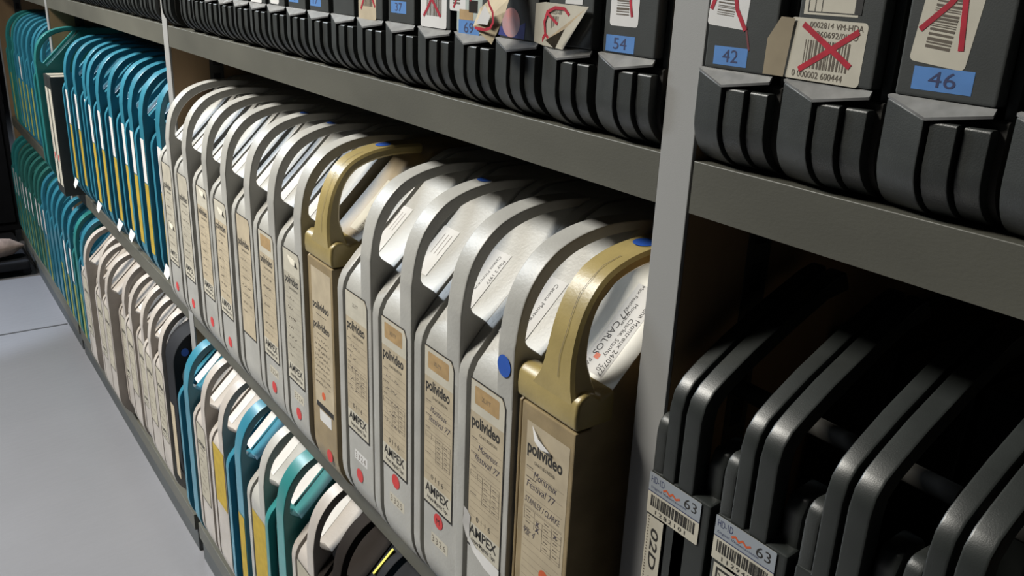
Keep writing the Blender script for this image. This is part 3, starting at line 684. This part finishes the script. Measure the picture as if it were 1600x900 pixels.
# near bay: x positions from the near upright leftwards
gA = 'dark ribbed cassette cases in the middle bay of the top row'
x17 = -0.3938
names = {
 0: 'ribbed cassette case left of the near upright, blue tape reading 54',
 1: 'black ribbed cassette case with curled white label and red loop, left of number 54',
 2: 'black ribbed cassette case with peeled beige paper and pink-blue picture',
 3: 'ribbed cassette case with several layered labels and blue tape 69',
 4: 'black ribbed cassette case with white crossed-out barcode label, left of number 69',
 5: 'ribbed cassette case with bare panel and blue tape 37, tape beside yellowed label',
 6: 'black ribbed cassette case with yellowed crossed-out label, left of number 37',
 7: 'black ribbed cassette case with a plain small white label end, second left of number 37'}
for i in range(18):
    x = x17 - pitch*i
    if i == 17: x = -1.3205
    lbl = names.get(i, 'dark ribbed cassette case on the top row, %s left of the one numbered 54' % (ordn[i-1] if i-1 < 13 else ['fourteenth', 'fifteenth', 'sixteenth', 'seventeenth'][i-14]))
    if i == 17: x = x17 - pitch*17 - 0.0
    if i == 17: x = -1.3200; 
    t, P = ribbed_case(x + (0.0 if i < 17 else 0.0), lbl, gA)
    if i == 0:
        tape(P, '54', 0.0045, 0.0280, 0.0500, 0.0590)
        bc_label(P, 0.0065, 0.0295, 0.0640, 0.118, [([(0.78, 0.10), (0.70, 0.22), (0.66, 0.34), (0.60, 0.6)], 0.0018)], 3, True, 0.0, '556033')
    if i == 1:
        # label standing a little off the panel, its right half folded over to show the bronze back
        mb = MB(); mb.raw([(-0.0052, 0.0020, 0.0725), (-0.0043, 0.0010, 0.0500), (0.0010, 0.0035, 0.0482), (0.0208, 0.0040, 0.0472), (0.0430, 0.0035, 0.0728), (0.0010, 0.0045, 0.0735)], [(0, 1, 2, 5), (2, 3, 4, 5)])
        B = obj('barcode_label', mb.mesh('lab', CREAM), P)
        s = front(0.0004, 0.0036); s.path([(0.0000, 0.0505), (0.0035, 0.0550), (0.0020, 0.0620), (0.0045, 0.0680), (0.0120, 0.0708), (0.0209, 0.0706), (0.0258, 0.0672)], 0.0019); s.path([(0.0045, 0.0674), (0.0150, 0.0615)], 0.0019); s.path([(0.0035, 0.0550), (0.0118, 0.0492)], 0.0019); s.out('red_loop', REDP, B)
        s = front(0.0003, 0.0038); s.barcode(0.0085, 0.0585, 0.0155, 0.0660, 5); s.text('020-08', 0.0090, 0.0672, h=0.0034); s.out('barcode_print', INKB, B)
        mb = MB(); mb.raw([(0.0430, 0.0030, 0.0728), (0.0150, -0.0010, 0.0540), (0.0170, -0.0065, 0.0525), (0.0208, -0.0020, 0.0476), (0.0330, -0.0050, 0.0600)], [(0, 1, 2, 4), (4, 2, 3)])
        obj('folded_corner', mb.mesh('fold', OLIVEP), B)
        s = front(0.0009, 0.0065); s.rect(0.018, 0.0735, 0.034, 0.11); s.out('upper_label', WHITE, P)
    if i == 2:
        PE = mat('paper_peeled', (0.56, 0.46, 0.29), 0.7, var=0.2, scale=90)
        T0, T1, T2, T3, T4, T5 = (0.0042, -0.0040, 0.0722), (0.0031, -0.0100, 0.0670), (0.0046, -0.0160, 0.0560), (0.0235, -0.0140, 0.0461), (0.0279, -0.0120, 0.0557), (0.0292, -0.0080, 0.0665)
        T6 = (0.0272, -0.0040, 0.0745); Cn = (0.0160, -0.0145, 0.0600); U1, U0 = (0.0270, 0.0055, 0.100), (0.0080, 0.0055, 0.100)
        mb = MB(); mb.raw([T0, T1, T2, T3, T4, T5, T6, Cn, U1, U0], [(1, 2, 7), (2, 3, 7), (3, 4, 7), (4, 5, 7), (1, 7, 5, 6, 0), (0, 6, 8, 9)])
        Fp = obj('peeled_paper', mb.mesh('peel', PE, smooth=False), P)
        s = front(0.0002, -0.0165); s.path([(0.0075, 0.0553), (0.0190, 0.0548), (0.0250, 0.0562), (0.0282, 0.0600), (0.0275, 0.0660), (0.0235, 0.0700), (0.0220, 0.0730)], 0.0019); s.out('red_stroke', REDP, Fp)
        s = front(0.0002, -0.0162); s.pg([(0.0085, 0.0580), (0.0215, 0.0580), (0.0245, 0.0635), (0.0180, 0.0700)]); s.out('white_print_area', WHITE, Fp)
        s = front(0.0006, -0.0160)
        for k in range(6): s.line(0.0100 + 0.0022*k, 0.0588, 0.0150 + 0.0016*k, 0.0655, 0.0004)
        s.out('print_lines', INKB, Fp)
        s = front(0.0006, 0.0065); s.disc(0.0150, 0.0590, 0.0100, 28, rb=0.0092); s.out('pink_picture', mat('pink_print', (0.62, 0.24, 0.22), 0.6, var=0.35, scale=90, col2=(0.42, 0.34, 0.38)), P)
        s = front(0.0005, 0.0065); s.pg([(0.0010, 0.0505), (0.0300, 0.0495), (0.0310, 0.0600), (0.0200, 0.0560), (0.0030, 0.0560)]); s.out('blue_picture', mat('blue_print', (0.02, 0.03, 0.22), 0.6), P)
    if i == 3:
        s = front(0.0003, 0.0065); s.round_rect(0.0010, 0.0490, 0.0330, 0.12, 0.002); s.out('grey_label', mat('paper_bluegrey', (0.42, 0.47, 0.44), 0.7), P)
        tape(P, '69', 0.0035, 0.0300, 0.0470, 0.0572)
        s = front(0.0007, 0.0065); s.rect(0.0045, 0.0572, 0.0220, 0.0640); s.out('cream_slip', TAN, P)
        s = front(0.0009, 0.0065); s.rect(0.0165, 0.0625, 0.0275, 0.0705); s.out('brown_square', DARKB, P)
        bc_label(P, -0.009, 0.012, 0.0625, 0.105, [([(0.25, 0.05), (0.75, 0.40), (1.35, 0.18)], 0.0018)], 11, True)
    if i == 4:
        bc_label(P, 0.0020, 0.0390, 0.0490, 0.0900, [([(0.12, 0.18), (0.30, 0.35), (0.72, 0.80)], 0.0024), ([(0.20, 0.88), (0.42, 0.50), (0.78, 0.20)], 0.0026)], 13, False)
    if i == 5: tape(P, '37', 0.0070, 0.0315, 0.0560, 0.0650)
    if i == 6: bc_label(P, 0.0010, 0.0330, 0.0480, 0.100, XS, 17, False, 0.0, mt=PAPER)
    if i == 7: s = front(0.0005, 0.0065); s.round_rect(0.010, 0.0620, 0.0280, 0.10, 0.001); s.out('white_label', WHITE, P)
    if i in (8, 9): tape(P, {8: '17', 9: '16'}[i], 0.0040, 0.0280, 0.0530 + (i-8)*0.001, 0.0640)
    if i == 10: s = front(0.0005, 0.0065); s.round_rect(0.006, 0.0500, 0.0300, 0.09, 0.003); s.out('white_label', WHITE, P)
    if i == 11: bc_label(P, 0.002, 0.034, 0.0490, 0.090, XS, 21, False)
    if i == 12: s = front(0.0005, 0.0065); s.rect(0.003, 0.0520, 0.040, 0.09); s.out('cream_label', CREAM, P)
    if i == 15: s = front(0.0005, 0.0065); s.rect(0.008, 0.0500, 0.022, 0.054); s.out('white_label', WHITE, P)
# right bay
gR = 'dark ribbed cassette cases right of the near upright, top row'
t, P = ribbed_case(-0.3155, 'ribbed cassette case just right of the near upright, blue tape reading 42', gR)
tape(P, '42', 0.0075, 0.0285, 0.0510, 0.0598)
bc_label(P, 0.0010, 0.0255, 0.0695, 0.118, [([(0.05, 0.15), (0.15, 0.30), (0.42, 0.60)], 0.0022), ([(0.42, 0.60), (0.72, 0.18), (1.0, 0.0)], 0.0022)], 31, True, -0.06, '255600')
s = front(0.0006, 0.0065); s.line(0.0255, 0.0700, 0.0290, 0.0590, 0.0011); s.out('red_stroke_tail', mat('red_faint', (0.16, 0.03, 0.035), 0.6), P)
t, P = ribbed_case(-0.2628, 'black ribbed cassette case with wide barcode label crossed out in red', gR)
B, SH = bc_label(P, -0.0020, 0.0375, 0.0495, 0.0760, [([(0.18, 0.90), (0.50, 0.62), (0.86, 0.30)], 0.0026), ([(0.20, 0.16), (0.55, 0.50), (0.90, 0.86)], 0.0026)], 37, False, -0.012, mt=CREAM)
s = SH(0.0009); s.text('0002814 VM-HDA', 0.0105, 0.0228, w=0.0270, h=0.0036); s.text('0 000002 600444', 0.0045, 0.0012, w=0.0265, h=0.0042); s.text('0260692/0IDU', 0.0125, 0.0190, w=0.0230, h=0.0036); s.out('label_print', INKB, B)
mb = MB(); mb.raw([(-0.0110, 0.0030, 0.0500), (-0.0015, 0.0058, 0.0496), (0.0010, 0.0056, 0.0755), (-0.0060, 0.0048, 0.0758), (-0.0105, 0.0026, 0.0660)], [(0,1,2,3,4)])
obj('lifted_label_edge', mb.mesh('lift', PAPER), B)
s = front(0.0004, 0.0065); s.rect(0.0045, 0.0775, 0.0320, 0.125); U = s.out('upper_label', CREAM, P)
s = front(0.0008, 0.0065); s.rect(0.0065, 0.0785, 0.0318, 0.0789); s.rect(0.0065, 0.0785, 0.0069, 0.12); s.rect(0.0100, 0.0785, 0.0103, 0.12); s.rect(0.0135, 0.0785, 0.0138, 0.12); s.rect(0.0300, 0.0785, 0.0335, 0.12); s.out('label_frame', INK, U)
t, P = ribbed_case(-0.2100, 'ribbed cassette case rightmost of those fully in view, blue tape reading 46', gR)
tape(P, '46', 0.0085, 0.0335, 0.0520, 0.0610)
bc_label(P, 0.0055, 0.0290, 0.0630, 0.118, [([(0.05, 0.22), (0.45, 0.42), (0.72, 0.62)], 0.0023), ([(0.85, 0.13), (0.72, 0.40), (0.62, 0.60)], 0.0023)], 41, True, -0.10, '556033', mt=CREAM)
t, P = ribbed_case(-0.1575, 'black ribbed cassette case right of number 46, cut by the photo edge', gR)
# far bay, ribs only to be seen
gF = 'dark ribbed cassette cases in the bay left of the second upright, top row'
for i in range(18):
    ribbed_case(-1.3975 - 0.0522*i, 'ribbed case in the top row past the upright, %s to its left' % (ordn + ['fourteenth', 'fifteenth', 'sixteenth', 'seventeenth', 'eighteenth'])[i], gF)

# ------------------------------------------------------------------ right bay, middle shelf: black twin-handle cases
def twin_meshes():
    def loop(w0, w1):                              # slanted strap: front upright, then back along the slope
        out = [(0, 0.10), (0.0, 0.288), (0.0022, 0.298), (0.008, 0.3055), (0.018, 0.3125), (0.036, 0.3235), (0.070, 0.3410), (0.100, 0.3540), (0.112, 0.3570)]
        inn = [(0.118, 0.3450), (0.098, 0.3420), (0.070, 0.3290), (0.038, 0.3120), (0.020, 0.3010), (0.0135, 0.2940), (0.0120, 0.286), (0.0120, 0.10)]
        return MB().prism(out + inn, w0, w1)
    knob = MB().prism([(0.001, 0.10), (0.001, 0.268), (0.0025, 0.2755), (0.007, 0.279), (0.030, 0.279), (0.030, 0.10)], 0.0, 0.0088)
    knob2 = MB().prism([(0.008, 0.10), (0.008, 0.262), (0.012, 0.272), (0.030, 0.274), (0.060, 0.10)], 0.0345, 0.0465)
    core = MB().prism(arc(0.04, 0.04, 0.04, 0.04, -PI/2, -PI, 6) + [(0.0, 0.243), (0.0105, 0.2445), (0.0115, 0.16), (0.15, 0.16), (0.16, 0.30), (0.345, 0.30), (0.345, 0)], 0.0, 0.0475)
    bar = MB().prism(arc(0.050, 0.290, 0.0055, 0.0055, 0, 2*PI, 12)[:-1], 0.010, 0.0475)
    return [('strap', loop(0.0090, 0.0190), BLACK2, 0.0016), ('strap', loop(0.0215, 0.0335), BLACK2, 0.0016), ('side_knob', knob, BLACK, 0.0022), ('side_knob', knob2, BLACK2, 0.0025), ('body', core, BLACK2, 0.002), ('cross_bar', bar, GROOVE, 0)]
TWIN = [(nm, mb.mesh(nm + 't' + str(i), mt, bevel=bv)) for i, (nm, mb, mt, bv) in enumerate(twin_meshes())]
gT = 'black twin-strap cases on the shelf right of the near upright'
tl = ['black twin-strap case right of the upright, white spine sticker below its barcode card', 'black twin-strap case with barcode card, second from the upright', 'black twin-strap case, third from the upright, showing only straps', 'black twin-strap case at the lower right edge of the photo', 'black twin-strap case beyond the right edge']
for i in range(4):
    t = thing('black_tape_case', tl[i], 'tape case', (-0.3145 + 0.0517*i, -0.010, SB), group=gT)
    for nm, me in TWIN: obj(nm, me, t)
    if i < 2:
        S0 = front(0.0004, -0.0006); S0.round_rect(0.0008, 0.2150, 0.0415, 0.2425, 0.001); Cd = S0.out('barcode_card', CREAM, t)
        s = front(0.0007, -0.0006); s.rect(0.0008, 0.2300, 0.0415, 0.2424); s.out('grey_header', mat('card_grey', (0.33, 0.36, 0.40), 0.6), Cd)
        s = front(0.0010, -0.0006); s.text('HD-1D', 0.0025, 0.2362, w=0.0105, h=0.0062); s.rect(0.0008, 0.2296, 0.0415, 0.2302); s.text('Digital Videocassette', 0.003, 0.2322, w=0.028, h=0.0022); s.out('card_print', NAVY, Cd)
        s = front(0.0011, -0.0006); s.text('sony', 0.0125, 0.2335, w=0.0150, h=0.0066, bold=0.03, shear=0.3) if False else s.path([(0.0125, 0.2345), (0.0150, 0.2362), (0.0175, 0.2342), (0.0200, 0.2364), (0.0225, 0.2344), (0.0255, 0.2362)], 0.0012); s.out('orange_script', ORNG, Cd)
        s = front(0.0010, -0.0006); s.text('63', 0.0290, 0.2335, w=0.0095, h=0.0090); s.out('card_number', INK, Cd)
        s = front(0.0010, -0.0006); s.barcode(0.0035, 0.2205, 0.0385, 0.2280, 50+i); s.text('1282101' if i == 0 else '1129427', 0.008, 0.2165, w=0.024, h=0.0038, sp=1.4); s.out('barcode_print', INK, Cd)
        if i == 0:
            s = front(0.0004, -0.0002); s.rect(0.0015, 0.10, 0.0150, 0.2135); N = s.out('white_spine_sticker', CREAM, t)
            s = Sheet((0.0060, -0.0002, 0.2060), (0, 0, -1), (1, 0, 0), 0.0009); s.text('02D -06806', 0.0, 0.0, w=0.080, h=0.0085, bold=0.012, shear=0.15); s.out('spine_print', INK, N)
            s = front(0.0009, -0.0002)
            z = 0.212
            while z > 0.12: s.rect(0.0028, z, 0.0036, z+0.0010); z -= 0.0021
            s.out('edge_ticks', INKB, N)
        else:
            s = front(0.0004, -0.0002); s.rect(0.0030, 0.12, 0.0330, 0.2130); N = s.out('white_spine_sticker', CREAM, t)
            s = front(0.0009, -0.0002); s.rect(0.0050, 0.2095, 0.0310, 0.2110); s.rect(0.0050, 0.14, 0.0062, 0.2110); s.rect(0.0300, 0.14, 0.0310, 0.2110); s.line(0.0070, 0.2080, 0.0150, 0.1950, 0.0006); s.out('printed_frame', INK, N)

# ------------------------------------------------------------------ far end of the aisle
t = thing('dark_cabinet', 'tall black steel cabinet past the far end of the shelves', 'cabinet', (-3.98, -0.86, -0.975))
obj('body', MB().box(0, 0.56, 0, 0.853, 0.05, 1.9).mesh('cab', DARKM, bevel=0.004), t)
obj('plinth', MB().box(0.02, 0.54, 0.02, 0.83, 0.0, 0.05).mesh('cabp', GROOVE), t)
obj('door', MB().box(0.56, 0.566, 0.02, 0.42, 0.08, 1.87).mesh('cabd', DARKM, bevel=0.002), t)
obj('door', MB().box(0.56, 0.566, 0.43, 0.835, 0.08, 1.87).mesh('cabd2', DARKM, bevel=0.002), t)
t = thing('dark_dolly', 'low black dolly on small wheels at the far end of the floor', 'dolly', (-3.40, -0.66, -0.975))
obj('deck', MB().box(0, 0.37, 0.02, 0.62, 0.022, 0.052).mesh('cb', DARKM, bevel=0.008), t)
obj('frame', MB().box(0.01, 0.33, 0.03, 0.59, 0.014, 0.0225).mesh('cb2', GROOVE), t)
wheel = lambda: MB().prism(arc(0.0, 0.013, 0.013, 0.013, 0, 2*PI, 16)[:-1], 0, 0.02).mesh('wh', DARKM, bevel=0.002)
for wx, wy in ((0.335, 0.05), (0.335, 0.61), (0.03, 0.05), (0.03, 0.61)): obj('wheel', cached('wheel', wheel), t, (wx, wy, 0))
vs = []; n = 20; rg = 14
for i in range(rg + 1):
    u = i/rg; rad = 0.032*max(0.0, 1-abs(2*u-1)**5)**0.5 + 0.004
    for k in range(n): vs.append((rad*1.25*math.cos(2*PI*k/n) + 0.004*math.sin(5*u), u*0.50, 0.034 + rad*0.92*math.sin(2*PI*k/n)))
fs = [(i*n+k, i*n+(k+1) % n, (i+1)*n+(k+1) % n, (i+1)*n+k) for i in range(rg) for k in range(n)] + [tuple(range(n))[::-1], tuple(rg*n+k for k in range(n))]
mb = MB(); mb.raw(vs, fs)
o = obj('padded_bundle', mb.mesh('bundle', PINK), None, (-3.085, -0.545, 0.053)); o['label'] = 'rolled beige padded bundle lying on the low black dolly'; o['category'] = 'bundle'
